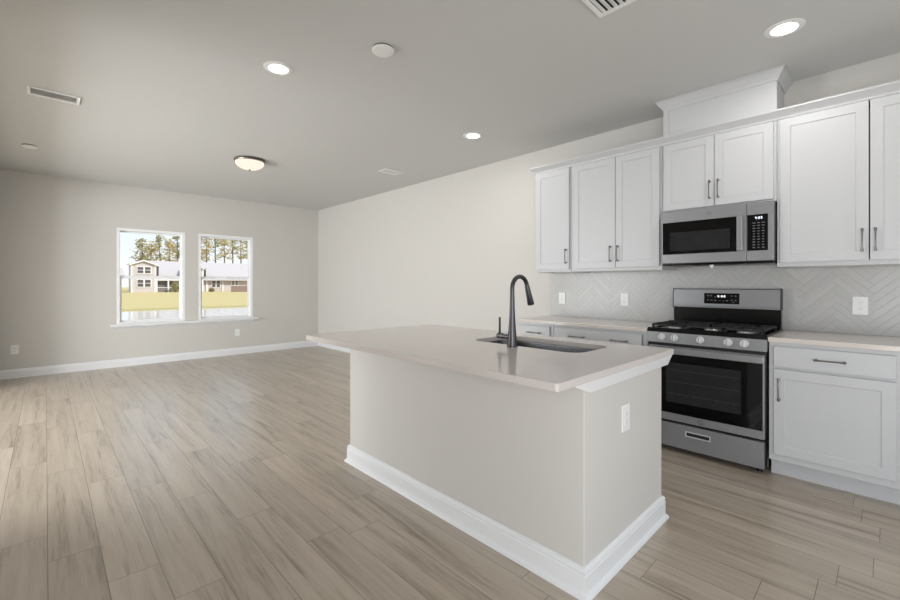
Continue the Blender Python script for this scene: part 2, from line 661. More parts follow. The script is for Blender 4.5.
# frame of the assumed, unseen glazed opening in the left wall
b = B()
for y in (3.45, 4.83, 6.22):
    b.box(XL - 0.02, XL + 0.04, y, y + 0.08, 0.05, 2.28, 0.004)
b.box(XL - 0.02, XL + 0.04, 3.45, 6.3, 2.2, 2.28, 0.004)
b.box(XL - 0.02, XL + 0.04, 3.45, 6.3, 0.05, 0.12, 0.004)
struct(b.build('assumed_door', M['vinyl']))

# ------------------------------------------------------------------ baseboards
BBP = [(0, 0), (0.016, 0), (0.016, 0.088), (0.012, 0.098), (0.012, 0.108), (0.006, 0.119), (0, 0.119)]
struct(B().sweep(BBP, [(XW, YF), (XP, YF)]).build('baseboard_far', M['trim']))
struct(B().sweep(BBP, [(XW, 2.64), (XW, YF - 0.016)]).build('baseboard_right', M['trim']))


# ------------------------------------------------------------------ windows of the far wall
def window(n, W):
    x0, x1, z0, z1 = W
    ya, yb = YF + 0.002, YF + WT
    b = B()
    t = 0.042
    for (a, c) in ((x0, x0 + t), (x1 - t, x1)):
        b.box(a, c, ya, yb, z0, z1, 0.003)
    b.box(x0 + t, x1 - t, ya, yb, z1 - t, z1, 0.003)
    b.box(x0 + t, x1 - t, ya, yb, z0, z0 + t * 0.6, 0.003)
    root = struct(b.build('window_%d' % n, M['vinyl']))
    zm = 1.372

    def sash(name, a0, a1, c0, c1, y0, y1, st, top, bot):
        q = B()
        q.box(a0, a0 + st, y0, y1, c0, c1, 0.004)
        q.box(a1 - st, a1, y0, y1, c0, c1, 0.004)
        q.box(a0 + st, a1 - st, y0, y1, c0, c0 + bot, 0.004)
        q.box(a0 + st, a1 - st, y0, y1, c1 - top, c1, 0.004)
        o = q.build(name, M['vinyl'], root)
        g = B().box(a0 + st - 0.004, a1 - st + 0.004, (y0 + y1) / 2 - 0.002, (y0 + y1) / 2 + 0.002, c0 + bot - 0.004, c1 - top + 0.004)
        g.build('glass_pane', M['glass'], o)
        return o
    sash('upper_sash', x0 + t, x1 - t, zm - 0.005, z1 - t, YF + 0.092, YF + 0.122, 0.012, 0.016, 0.03)
    lo = sash('lower_sash', x0 + t - 0.004, x1 - t + 0.004, z0 + t * 0.6, zm + 0.018, YF + 0.052, YF + 0.085, 0.032, 0.042, 0.026)
    q = B().box((x0 + x1) / 2 - 0.03, (x0 + x1) / 2 + 0.03, YF + 0.055, YF + 0.075, zm + 0.016, zm + 0.028, 0.003)
    q.build('sash_lock', M['vinyl'], lo)


window(1, W1)
window(2, W2)
b = B()
b.box(0.700, 2.850, YF - 0.07, YF + 0.050, 0.616, 0.652, 0.006)
b.sweep([(0, 0.578), (0.012, 0.578), (0.018, 0.590), (0.034, 0.606), (0.04, 0.6165), (0, 0.6165)], [(2.80, YF), (0.75, YF)])
struct(b.build('trim_1', M['trim']))


# ------------------------------------------------------------------ handles
def handle(parent, c, axis, L=0.145, proj=0.03):
    """bow pull facing -x; c = centre on the door face"""
    c = Vector(c)
    a = Vector((0, 0, 1)) if axis == 'Z' else Vector((0, 1, 0))
    o = Vector((-1, 0, 0))
    b = B()
    pts, rad = [], []
    N = 14
    for i in range(N + 1):
        t = -1 + 2 * i / N
        bow = 0.006 * math.cos(t * math.pi / 2)
        pts.append(c + a * (t * L / 2) + o * (proj - 0.006 + bow))
        e = abs(t)
        rad.append(0.0068 if e > 0.84 else (0.0056 if e > 0.7 else 0.0042))
    b.tube(pts, rad, 10)
    for sgn in (-1, 1):
        p = c + a * (sgn * (L / 2 - 0.009))
        b.tube([p, p + o * 0.006, p + o * 0.008, p + o * (proj - 0.006)], [0.0075, 0.0065, 0.0045, 0.0048], 10)
    return b.build('handle', M['nickel'], parent, smooth=True)


# ------------------------------------------------------------------ wall cabinets
def wall_cabinet(label, y0, y1, z0, doors, hz0, zd1=2.412):
    """doors: list of (y0, y1, handle_y)"""
    t = thing('wall_cabinet', label, 'cabinet', ((XU + XW) / 2, (y0 + y1) / 2, z0), 'white wall cabinets')
    b = B()
    y0 += 0.0006
    y1 -= 0.0006
    th = 0.018
    b.box(XU + 0.02, XW - 0.001, y0, y0 + th, z0, 2.478)
    b.box(XU + 0.02, XW - 0.001, y1 - th, y1, z0, 2.478)
    b.box(XU + 0.02, XW - 0.001, y0 + th, y1 - th, z0 + 0.012, z0 + 0.03)
    b.box(XU + 0.02, XW - 0.001, y0 + th, y1 - th, 2.46, 2.478)
    b.box(XW - 0.007, XW - 0.001, y0 + th, y1 - th, z0 + 0.03, 2.46)
    b.build('carcass', M['cabinet'], t)
    f = B()
    fw = 0.036
    f.box(XU, XU + 0.02, y0, y0 + fw, z0, 2.478, 0.001, 1)
    f.box(XU, XU + 0.02, y1 - fw, y1, z0, 2.478, 0.001, 1)
    f.box(XU, XU + 0.02, y0 + fw, y1 - fw, z0, z0 + 0.04, 0.001, 1)
    f.box(XU, XU + 0.02, y0 + fw, y1 - fw, 2.41, 2.478, 0.001, 1)
    f.build('face_frame', M['cabinet'], t)
    for (a, c, hy) in doors:
        d = B().shaker(XU - 0.0205, a, c, hz0, zd1).build('door', M['cabinet'], t)
        handle(d, (XU - 0.0205, hy, hz0 + 0.125), 'Z')
    return t


wall_cabinet('white single-door wall cabinet at the far left end of the upper row', 2.1595, 2.581, 1.382, [(2.176, 2.563, 2.205)], 1.412)
wall_cabinet('tall white double-door wall cabinet just left of the microwave', 1.313, 2.158, 1.382, [(1.332, 1.706, 1.682), (1.711, 2.130, 1.752)], 1.412)
wall_cabinet('short white double-door wall cabinet directly above the microwave', 0.545, 1.3115, 1.850, [(0.562, 0.926, 0.900), (0.930, 1.294, 0.958)], 1.866)
wall_cabinet('tall white double-door wall cabinet right of the microwave', -0.460, 0.5435, 1.382, [(-0.435, 0.077, 0.053), (0.083, 0.526, 0.112)], 1.412)

CR = [(0, 2.418), (0.010, 2.418), (0.012, 2.430), (0.020, 2.440), (0.036, 2.455), (0.045, 2.464), (0.052, 2.470), (0.052, 2.481), (0, 2.481)]
b = B().sweep(CR, [(XU, -0.46), (XU, 2.581), (XW - 0.001, 2.581)])
tag(b.build('crown_moulding', M['cabinet']), 'long white crown moulding along the top of the wall cabinets', 'moulding')

# boxed duct chase between the wall cabinets and the ceiling
t = thing('duct_chase', 'white boxed chase on top of the cabinets above the microwave, reaching the ceiling', 'duct cover', ((XU + XW) / 2, 0.92, 2.482))
b = B()
b.box(XU + 0.002, XW - 0.001, 0.546, 1.300, 2.482, ZC - 0.001, 0.001, 1)
b.build('box_panel', M['cabinet'], t)
b = B()
b.box(XU - 0.004, XU + 0.002, 1.262, 1.303, 2.482, 2.715, 0.001, 1)
b.box(XU - 0.002, XU + 0.02, 1.300, 1.304, 2.482, 2.715, 0.0005, 1)
b.build('corner_trim', M['cabinet'], t)
zt = ZC - 0.001
CR2 = [(0, zt - 0.078), (0.008, zt - 0.078), (0.010, zt - 0.066), (0.016, zt - 0.056), (0.028, zt - 0.042), (0.040, zt - 0.024), (0.044, zt - 0.014), (0.052, zt - 0.010), (0.052, zt), (0, zt)]
b = B().sweep(CR2, [(XW - 0.001, 0.546), (XU + 0.002, 0.546), (XU + 0.002, 1.300), (XW - 0.001, 1.300)])
b.build('crown_moulding', M['cabinet'], t)

# ------------------------------------------------------------------ backsplash
b = B().box(XW - 0.009, XW - 0.0005, -0.95, 2.605, 0.9145, 1.381)
b.box(XW - 0.009, XW - 0.0005, 0.5445, 1.3125, 1.381, 1.44)
tag(b.build('tile_backsplash', M['tile']), 'pale grey herringbone tile backsplash above the counters and behind the range', 'backsplash')


# ------------------------------------------------------------------ base cabinets
def base_cabinet(label, y0, y1, drawers, doors):
    t = thing('base_cabinet', label, 'cabinet', ((XB + XW) / 2, (y0 + y1) / 2, 0), 'white base cabinets')
    y0 += 0.0006
    y1 -= 0.0006
    b = B()
    zt = 0.883
    b.box(XB + 0.02, XW - 0.001, y0, y0 + 0.018, 0.112, zt)
    b.box(XB + 0.02, XW - 0.001, y1 - 0.018, y1, 0.112, zt)
    b.box(XB + 0.02, XW - 0.001, y0 + 0.018, y1 - 0.018, 0.112, 0.13)
    b.box(XW - 0.007, XW - 0.001, y0 + 0.018, y1 - 0.018, 0.13, zt)
    b.build('carcass', M['cabinet'], t)
    f = B()
    f.box(XB, XB + 0.02, y0, y0 + 0.04, 0.112, zt, 0.001, 1)
    f.box(XB, XB + 0.02, y1 - 0.04, y1, 0.112, zt, 0.001, 1)
    for z0, z1 in ((0.112, 0.16), (0.695, 0.735), (0.845, zt)):
        f.box(XB, XB + 0.02, y0 + 0.04, y1 - 0.04, z0, z1, 0.001, 1)
    f.build('face_frame', M['cabinet'], t)
    k = B().box(XB + 0.078, XB + 0.096, y0, y1, 0.0, 0.112)
    k.box(XB + 0.096, XW - 0.001, y0, y0 + 0.018, 0.0, 0.112)
    k.box(XB + 0.096, XW - 0.001, y1 - 0.018, y1, 0.0, 0.112)
    k.build('toe_kick', M['cabinet'], t)
    for (a, c, hs) in drawers:
        d = B().box(XB - 0.0205, XB - 0.0005, a, c, 0.726, 0.858, 0.003).build('drawer', M['cabinet'], t)
        for hy in hs:
            handle(d, (XB - 0.0205, hy, 0.794), 'Y')
    for (a, c, hy) in doors:
        d = B().shaker(XB - 0.0205, a, c, 0.158, 0.709).build('door', M['cabinet'], t)
        handle(d, (XB - 0.0205, hy, 0.58), 'Z')
    return t


base_cabinet('white base cabinet with one drawer and one door right of the range', -0.055, 0.543, [(-0.033, 0.516, (0.242,))], [(-0.033, 0.516, 0.486)])
base_cabinet('white base cabinet at the right edge of the photo beyond the single-door one', -0.95, -0.0565, [(-0.925, -0.080, (-0.3, -0.7))], [(-0.925, -0.506, -0.55), (-0.500, -0.080, -0.456)])
base_cabinet('wide white base cabinet with a two-handled drawer left of the range', 1.315, 2.172, [(1.358, 2.150, (1.918, 1.535))], [(1.358, 1.748, 1.715), (1.754, 2.150, 1.787)])
base_cabinet('narrow white base cabinet at the far left end of the counter', 2.1735, 2.585, [(2.205, 2.565, (2.372,))], [(2.205, 2.565, 2.24)])

tag(B().box(XB - 0.03, XW - 0.0005, -0.95, 0.5445, 0.8836, 0.9139, 0.003).build('countertop', M['quartz_light']), 'pale quartz countertop right of the range', 'countertop')
tag(B().box(XB - 0.03, XW - 0.0005, 1.3135, 2.605, 0.8836, 0.9139, 0.003).build('countertop', M['quartz_light']), 'pale quartz countertop left of the range, behind the faucet', 'countertop')

# ------------------------------------------------------------------ gas range
RY0, RY1 = 0.549, 1.309
XR = 3.406


def digits(b, txt, x, yc, zc, h, tk):
    """seven-segment figures facing -x; the text reads towards -y"""
    SEG = {'0': 'abcdef', '1': 'bc', '2': 'abged', '4': 'fgbc', '5': 'afgcd', '3': 'abgcd'}
    w_ = h * 0.5
    adv = h * 0.78
    wid = sum(adv * (0.5 if c == ':' else 1) for c in txt)
    y = yc + wid / 2
    for c in txt:
        if c == ':':
            y -= adv * 0.12
            for q in (0.25, -0.25):
                b.box(x - 0.0006, x, y - tk, y, zc + q * h - tk / 2, zc + q * h + tk / 2)
            y -= adv * 0.38
            continue
        yl, yr = y, y - w_
        zt_, zb_ = zc + h / 2, zc - h / 2
        for s in SEG[c]:
            if s == 'a':
                b.box(x - 0.0006, x, yr, yl, zt_ - tk, zt_)
            if s == 'd':
                b.box(x - 0.0006, x, yr, yl, zb_, zb_ + tk)
            if s == 'g':
                b.box(x - 0.0006, x, yr, yl, zc - tk / 2, zc + tk / 2)
            if s == 'b':
                b.box(x - 0.0006, x, yr, yr + tk, zc, zt_)
            if s == 'c':
                b.box(x - 0.0006, x, yr, yr + tk, zb_, zc)
            if s == 'f':
                b.box(x - 0.0006, x, yl - tk, yl, zc, zt_)
            if s == 'e':
                b.box(x - 0.0006, x, yl - tk, yl, zb_, zc)
        y -= adv


def emblem(parent, x, yc, zc, r):
    b = B()
    n = 28
    for k in range(n):
        a0, a1 = 2 * math.pi * k / n, 2 * math.pi * (k + 1) / n
        b.prism([(x, yc + math.cos(a) * q, zc + math.sin(a) * q) for a, q in ((a0, r), (a1, r), (a1, r * 0.86), (a0, r * 0.86))], (-0.0008, 0, 0))

    def stroke(pts):
        b.tube([(x - 0.0004, yc - u * r, zc + v * r) for u, v in pts], r * 0.055, 5)
    stroke([(-0.1, 0.4), (-0.35, 0.45), (-0.5, 0.1), (-0.35, -0.3), (-0.1, -0.1), (-0.15, 0.1), (-0.1, -0.45), (-0.3, -0.5)])
    stroke([(0.45, 0.35), (0.2, 0.4), (0.12, 0.15), (0.3, 0.05), (0.1, -0.15), (0.2, -0.45), (0.5, -0.3)])
    return b.build('emblem', M['steel_dark'], parent)


t = thing('gas_range', 'stainless steel gas range with black oven window between the base cabinets', 'stove', (3.7, 0.929, 0))
b = B()
b.box(XR + 0.03, XW - 0.03, RY0 + 0.002, RY1 - 0.002, 0.045, 0.90, 0.002, 1)
b.build('body', M['enamel'], t)
for fx in (XR + 0.07, XW - 0.10):
    for fy in (RY0 + 0.05, RY1 - 0.05):
        B().lathe((fx, fy, 0), [(0.018, 0), (0.018, 0.012), (0.009, 0.014), (0.009, 0.05)], 14).build('foot', M['blackplastic'], t)
# cooktop: a black tray with raised rim
b = B()
zc0, zc1 = 0.893, 0.912
b.box(XR + 0.004, XW - 0.095, RY0, RY1, zc0, zc1, 0.003)
b.box(XR + 0.004, XR + 0.03, RY0, RY1, zc1 - 0.004, 0.925, 0.004)
b.box(XR + 0.03, XW - 0.095, RY0, RY0 + 0.018, zc1 - 0.004, 0.922, 0.003)
b.box(XR + 0.03, XW - 0.095, RY1 - 0.018, RY1, zc1 - 0.004, 0.922, 0.003)
b.build('cooktop', M['enamel'], t)
# slanted control panel
b = B()
b.prism([(XR + 0.004, RY0, 0.893), (XR - 0.008, RY0, 0.816), (XR + 0.035, RY0, 0.816), (XR + 0.035, RY0, 0.893)], (0, RY1 - RY0, 0))
cp = b.build('control_panel', M['steel'], t)
for yk in (1.200, 1.111, 0.938, 0.766, 0.673):
    xk = XR - 0.001
    zk = 0.858
    k = B().lathe((xk, yk, zk), [(0.026, 0), (0.026, 0.006), (0.0235, 0.008), (0.0235, 0.020), (0.021, 0.024), (0, 0.025)], 24, 'X', -1).build('knob', M['chrome'], t, True)
    q = B().box(xk - 0.034, xk - 0.022, yk - 0.0045, yk + 0.0045, zk - 0.019, zk + 0.019, 0.002)
    q.build('knob_grip', M['burner'], k)
b = B()
b.box(XR + 0.012, XR + 0.032, RY0 + 0.004, RY1 - 0.004, 0.785, 0.816)
vs = b.build('vent_strip', M['blackplastic'], t)
# oven door
XD = XR - 0.006
d = B()
d.box(XD, XR + 0.03, RY0 + 0.012, RY1 - 0.012, 0.234, 0.792, 0.004)
door = d.build('oven_door', M['steel'], t)
g = B().box(XD - 0.003, XD + 0.001, RY0 + 0.022, RY1 - 0.022, 0.292, 0.742, 0.001, 1).build('door_glass', M['black_glass'], door)
b = B()
b.box(XD - 0.0036, XD - 0.002, 0.690, 1.168, 0.375, 0.672, 0.0005, 1)
ow = b.build('oven_window', M['oven_glass'], door)
b = B()
for z in (0.44, 0.53, 0.615):
    b.box(XD - 0.0042, XD - 0.0034, 0.70, 1.158, z, z + 0.003)
for i in range(9):
    b.box(XD - 0.0042, XD - 0.0034, 0.73 + i * 0.05, 0.7325 + i * 0.05, 0.42, 0.44)
b.build('rack_lines', M['slot'], door)
# flat bar handle
b = B()
b.box(XD - 0.058, XD - 0.040, RY0 + 0.006, RY1 - 0.006, 0.742, 0.786, 0.006, 3)
for y in (RY0 + 0.006, RY1 - 0.046):
    b.box(XD - 0.050, XD + 0.002, y, y + 0.04, 0.748, 0.780, 0.005, 2)
b.build('door_handle', M['steel'], door)
emblem(door, XD, 0.936, 0.262, 0.019)
# drawer
b = B()
zd0, zd1 = 0.042, 0.218
py0, py1, pz0, pz1 = 0.872, 1.034, 0.140, 0.178
b.box(XD - 0.002, XR + 0.03, RY0 + 0.014, py0, zd0, zd1, 0.0)
b.box(XD - 0.002, XR + 0.03, py1, RY1 - 0.014, zd0, zd1, 0.0)
b.box(XD - 0.002, XR + 0.03, py0, py1, zd0, pz0, 0.0)
b.box(XD - 0.002, XR + 0.03, py0, py1, pz1, zd1, 0.0)
dr = b.build('storage_drawer', M['steel'], t)
b = B()
e = 0.006
b.box(XD - 0.006, XD + 0.004, py0, py1, pz1 - e, pz1, 0.001, 1)
b.box(XD - 0.006, XD + 0.004, py0, py1, pz0, pz0 + e, 0.001, 1)
b.box(XD - 0.006, XD + 0.004, py0, py0 + e, pz0 + e, pz1 - e, 0.001, 1)
b.box(XD - 0.006, XD + 0.004, py1 - e, py1, pz0 + e, pz1 - e, 0.001, 1)
b.build('pull_frame', M['chrome'], dr)
B().box(XD + 0.022, XD + 0.026, py0, py1, pz0, pz1).build('pull_recess', M['slot'], dr)
# backguard
XG = XW - 0.085
b = B()
b.box(XG + 0.012, XW - 0.012, RY0 + 0.006, RY1 - 0.006, 0.905, 1.075, 0.002, 1)
b.build('backguard_base', M['enamel'], t)
b = B()
b.prism([(XG - 0.004, RY0 + 0.009, 1.066), (XG - 0.006, RY0 + 0.009, 1.085), (XG + 0.004, RY0 + 0.009, 1.215), (XG + 0.014, RY0 + 0.009, 1.222), (XW - 0.012, RY0 + 0.009, 1.222), (XW - 0.012, RY0 + 0.009, 1.066)], (0, RY1 - RY0 - 0.018, 0))
bgd = b.build('backguard', M['steel'], t)
for y in (RY0 + 0.004, RY1 - 0.009):
    b = B()
    b.prism([(XG - 0.007, y, 1.062), (XG - 0.008, y, 1.085), (XG + 0.002, y, 1.217), (XG + 0.013, y, 1.225), (XW - 0.011, y, 1.225), (XW - 0.011, y, 1.062)], (0, 0.005, 0))
    b.build('end_cap', M['blackplastic'], bgd)
# display panel on the backguard
xs = XG - 0.0045
b = B()
b.prism([(XG - 0.0060, 0.816, 1.100), (XG - 0.0005, 0.816, 1.186), (XG + 0.02, 0.816, 1.186), (XG + 0.02, 0.816, 1.100)], (0, 0.247, 0))
dp = b.build('display_panel', M['black_glass'], bgd)
b = B()
digits(b, '4:20', XG - 0.0020, 0.936, 1.158, 0.022, 0.0042)
b.build('clock_digits', M['display'], bgd)
b = B()
for (y, z, ww) in ((1.035, 1.165, 0.016), (1.012, 1.165, 0.012), (1.035, 1.130, 0.012), (1.010, 1.130, 0.012), (0.982, 1.128, 0.014), (0.95, 1.125, 0.008), (0.925, 1.125, 0.008), (0.90, 1.126, 0.014),
                   (0.868, 1.165, 0.012), (0.842, 1.165, 0.012), (0.868, 1.132, 0.012), (0.842, 1.130, 0.012), (0.856, 1.114, 0.012), (0.982, 1.155, 0.010)):
    xq = XG - 0.0060 + (z - 1.100) / 0.086 * 0.0055
    b.box(xq - 0.0009, xq + 0.001, y - ww / 2, y + ww / 2, z - 0.003, z + 0.003)
b.build('button_print', M['legend'], bgd)
# burners and grates
BUR = ((3.56, 0.70, 0.045), (3.81, 0.70, 0.038), (3.68, 0.929, 0.05), (3.56, 1.158, 0.045), (3.81, 1.158, 0.036))
for (x, y, r) in BUR:
    o = B().lathe((x, y, zc1), [(r * 1.15, 0), (r * 1.1, 0.006), (r, 0.010), (r, 0.016)], 24).build('burner', M['burner'], t, True)
    B().lathe((x, y, zc1 + 0.0162), [(r * 0.82, 0), (r * 0.86, 0.004), (r * 0.8, 0.010), (0, 0.012)], 24).build('burner_cap', M['iron'], o, True)
for gi, (ya, yb) in enumerate(((RY0 + 0.022, 0.800), (0.806, 1.052), (1.058, RY1 - 0.022))):
    b = B()
    xa, xb_ = XR + 0.036, XW - 0.115
    zt0, zt1 = 0.938, 0.952
    h = 0.006
    for y in (ya + h, yb - h):
        b.box(xa, xb_, y - h, y + h, zt0, zt1, 0.002, 1)
    for x in (xa + h, xb_ - h, (xa + xb_) / 2):
        b.box(x - h, x + h, ya, yb, zt0, zt1, 0.002, 1)
    ym = (ya + yb) / 2
    for x in (3.56, 3.81) if gi != 1 else (3.56, 3.68, 3.80):
        b.box(x - 0.1, x - 0.03, ym - 0.005, ym + 0.005, zt0 + 0.002, zt1 + 0.004, 0.002, 1)
        b.box(x + 0.03, x + 0.1, ym - 0.005, ym + 0.005, zt0 + 0.002, zt1 + 0.004, 0.002, 1)
        b.box(x - 0.005, x + 0.005, ya, ym - 0.03, zt0 + 0.002, zt1 + 0.004, 0.002, 1)
        b.box(x - 0.005, x + 0.005, ym + 0.03, yb, zt0 + 0.002, zt1 + 0.004, 0.002, 1)
    for x in (xa + 0.008, xb_ - 0.008):
        for y in (ya + 0.008, yb - 0.008):
            b.box(x - 0.007, x + 0.007, y - 0.007, y + 0.007, zc1, zt0 + 0.002)
    b.build('grate', M['iron'], t)

# ------------------------------------------------------------------ microwave
XM = 3.653
MY0, MY1 = 0.551, 1.2925
MZ0, MZ1 = 1.416, 1.8495
t = thing('microwave', 'stainless over-the-range microwave with a black glass door under the short cabinet', 'microwave', (3.85, 0.927, MZ0))
b = B()
b.box(XM + 0.038, XW - 0.012, MY0 + 0.003, MY1 - 0.003, MZ0 + 0.012, MZ1, 0.003, 1)
b.build('body', M['steel'], t)
b = B()
b.prism([(XM + 0.012, MY0 + 0.004, MZ0 + 0.012), (XM + 0.03, MY0 + 0.004, MZ0 - 0.006), (XW - 0.05, MY0 + 0.004, MZ0 - 0.006), (XW - 0.05, MY0 + 0.004, MZ0 + 0.012)], (0, MY1 - MY0 - 0.008, 0))
un = b.build('underside', M['steel_dark'], t)
b = B()
b.box(XM + 0.07, XM + 0.17, 0.78, 1.08, MZ0 - 0.008, MZ0 - 0.002, 0.001, 1)
b.box(XM + 0.03, XM + 0.30, 0.75, 0.753, MZ0 - 0.0075, MZ0 - 0.002)
b.build('vent_grille', M['slot'], un)
for y in (0.66, 1.19):
    B().box(XM + 0.05, XM + 0.15, y - 0.06, y + 0.06, MZ0 - 0.008, MZ0 - 0.002, 0.002, 1).build('light_lens', M['legend'], un)
# door
b = B()
b.box(XM, XM + 0.038, 0.7085, MY1, MZ0 + 0.010, MZ1 - 0.001, 0.005, 2)
door = b.build('door', M['steel'], t)
B().box(XM - 0.002, XM + 0.002, 0.766, 1.280, 1.500, 1.757, 0.001, 1).build('door_glass', M['black_glass'], door)
B().box(XM - 0.0026, XM - 0.001, 0.812, 1.226, 1.527, 1.674, 0.0005, 1).build('door_window', M['oven_glass'], door)
b = B()
b.box(XM - 0.044, XM - 0.028, 0.724, 0.762, 1.500, 1.757, 0.006, 3)
for z in (1.505, 1.722):
    b.box(XM - 0.034, XM + 0.002, 0.730, 0.756, z, z + 0.03, 0.004, 2)
b.build('door_handle', M['steel'], door)
emblem(door, XM, 0.948, 1.800, 0.014)
# control side
b = B()
b.box(XM, XM + 0.038, MY0, 0.7065, MZ0 + 0.010, MZ1 - 0.001, 0.005, 2)
cs = b.build('control_panel', M['steel'], t)
B().box(XM - 0.002, XM + 0.002, 0.583, 0.703, 1.500, 1.757, 0.001, 1).build('keypad', M['black_glass'], cs)
b = B()
digits(b, '4:20', XM - 0.0021, 0.634, 1.732, 0.017, 0.0036)
b.build('clock_digits', M['display'], cs)
b = B()
rr = random.Random(5)
for r_ in range(10):
    z = 1.697 - r_ * 0.0195
    for c_ in range(3):
        y = 0.664 - c_ * 0.027
        ww = rr.choice((0.010, 0.014, 0.017))
        b.box(XM - 0.0028, XM - 0.001, y - ww / 2, y + ww / 2, z - 0.0028, z + 0.0028)
b.build('button_print', M['legend'], cs)
b = B().prism([(3.70, 0.960, 1.4095), (3.70, 0.925, 1.4095), (3.70, 0.938, 1.378)], (0.0015, 0, 0))
tag(b.build('paper_tag', M['paper']), 'tiny white paper tag hanging under the microwave', 'tag')

# ------------------------------------------------------------------ island
IX0, IX1, IY0, IY1 = 1.5641, 2.3965, 0.8476, 2.6537
t = thing('kitchen_island', 'greige kitchen island with white baseboard in the middle of the room', 'kitchen island', ((IX0 + IX1) / 2, (IY0 + IY1) / 2, 0))
b = B()
k_ = 0.003
b.prism([(IX0 + k_, IY0, 0), (IX1, IY0, 0), (IX1, IY0 + 0.10, 0), (IX0 + 0.10, IY0 + 0.10, 0), (IX0 + 0.10, IY1 - 0.10, 0), (IX1, IY1 - 0.10, 0), (IX1, IY1, 0), (IX0 + k_, IY1, 0), (IX0, IY1 - k_, 0), (IX0, IY0 + k_, 0)], (0, 0, 0.8835))
b.build('knee_wall', M['wall'], t)
b = B()
b.box(IX1 - 0.02, IX1 - 0.001, IY0 + 0.10, IY1 - 0.10, 0.112, 0.8835)
b.box(IX1 - 0.09, IX1 - 0.075, IY0 + 0.10, IY1 - 0.10, 0, 0.112)
b.box(IX0 + 0.10, IX1 - 0.02, IY0 + 0.10, IY1 - 0.10, 0.112, 0.13)
b.build('cabinet_front', M['cabinet'], t)
IBP = [(0, 0), (0.030, 0), (0.030, 0.004), (0.026, 0.014), (0.018, 0.020), (0.016, 0.024), (0.016, 0.090), (0.013, 0.095), (0.015, 0.103), (0.012, 0.112), (0.004, 0.119), (0, 0.119)]
ISL = [(IX1, IY0 + 0.012), (IX1, IY0), (IX0, IY0), (IX0, IY1), (IX1, IY1), (IX1, IY1 - 0.012)]
B().sweep(IBP, ISL).build('baseboard', M['trim'], t)
b = B()
ml, mr_ = IX0 - 0.15, IX1 + 0.022
va = [(IX0 + 0.010, IY0, 0.828), (IX0 - 0.004, IY0 - 0.030, 0.828), (ml, IY0 - 0.046, 0.876), (ml, IY0 - 0.046, 0.8835), (ml + 0.05, IY0, 0.8835)]
vb = [(IX1 - 0.002, IY0, 0.828), (IX1 + 0.010, IY0 - 0.030, 0.828), (mr_, IY0 - 0.046, 0.876), (mr_, IY0 - 0.046, 0.8835), (mr_ - 0.04, IY0, 0.8835)]
qa = [b.bm.verts.new(p) for p in va]
qb = [b.bm.verts.new(p) for p in vb]
b.bm.faces.new(qa)
b.bm.faces.new(qb[::-1])
for k in range(5):
    b.bm.faces.new((qa[k], qa[(k + 1) % 5], qb[(k + 1) % 5], qb[k]))
b.build('counter_moulding', M['trim'], t)

# countertop of the island with the cut-out for the sink
CX0, CX1, CY0, CY1 = 1.275, 2.419, 0.790, 2.7395
SX0, SX1, SY0, SY1 = 1.905, 2.275, 1.065, 1.800


def rrect(x0, x1, y0, y1, r, n=8):
    pts = []
    for (cx, cy, a0) in ((x1 - r, y1 - r, 0), (x0 + r, y1 - r, 90), (x0 + r, y0 + r, 180), (x1 - r, y0 + r, 270)):
        for k in range(n + 1):
            a = R(a0 + 90 * k / n)
            pts.append((cx + r * math.cos(a), cy + r * math.sin(a)))
    return pts


def slab_with_hole(outer, inner, z0, z1):
    b = B()
    bm = b.bm
    eds = []
    for loop in (outer, inner):
        vs = [bm.verts.new((x, y, z0)) for x, y in loop]
        for i in range(len(vs)):
            eds.append(bm.edges.new((vs[i], vs[(i + 1) % len(vs)])))
    bmesh.ops.triangle_fill(bm, use_beauty=True, use_dissolve=False, edges=eds)
    fs = list(bm.faces)
    r = bmesh.ops.extrude_face_region(bm, geom=fs)
    top = [g for g in r['geom'] if isinstance(g, bmesh.types.BMVert)]
    for v in top:
        v.co.z = z1
    return b


b = slab_with_hole(rrect(CX0, CX1, CY0, CY1, 0.012, 5), rrect(SX0, SX1, SY0, SY1, 0.085, 10), 0.884, 0.914)
b.bm.normal_update()
ev = [e for e in b.bm.edges if len(e.link_faces) == 2 and abs(e.verts[0].co.z - e.verts[1].co.z) < 1e-6 and e.calc_face_angle(0) > 0.5]
bmesh.ops.bevel(b.bm, geom=ev, offset=0.0025, segments=2, affect='EDGES', profile=0.5)
tag(b.build('countertop', M['quartz']), 'long grey quartz island countertop with the sink cut into it', 'countertop')

# undermount sink
t = thing('sink', 'stainless undermount single-bowl sink set in the island countertop', 'sink', ((SX0 + SX1) / 2, (SY0 + SY1) / 2, 0.66))
b = B()
bm = b.bm
levels = [(-0.028, 0.8815, 0.100), (-0.004, 0.8815, 0.088), (-0.003, 0.875, 0.088), (0.002, 0.72, 0.085), (0.010, 0.690, 0.08), (0.030, 0.674, 0.07), (0.06, 0.668, 0.06)]
rings = []
for off, z, r in levels:
    rings.append([bm.verts.new((x, y, z)) for x, y in rrect(SX0 + off, SX1 - off, SY0 + off, SY1 - off, r, 8)])
for r0, r1 in zip(rings, rings[1:]):
    n = len(r0)
    for k in range(n):
        bm.faces.new((r0[k], r0[(k + 1) % n], r1[(k + 1) % n], r1[k]))
bm.faces.new(rings[-1])
o = b.build('basin', M['steel_dark'], t, True)
md = o.modifiers.new('thickness', 'SOLIDIFY')
md.thickness = 0.0015
md.offset = 0
B().lathe(((SX0 + SX1) / 2, (SY0 + SY1) / 2, 0.6685), [(0.055, 0), (0.055, 0.003), (0.045, 0.004), (0.04, 0.001), (0, 0.001)], 28).build('drain', M['steel'], t, True)

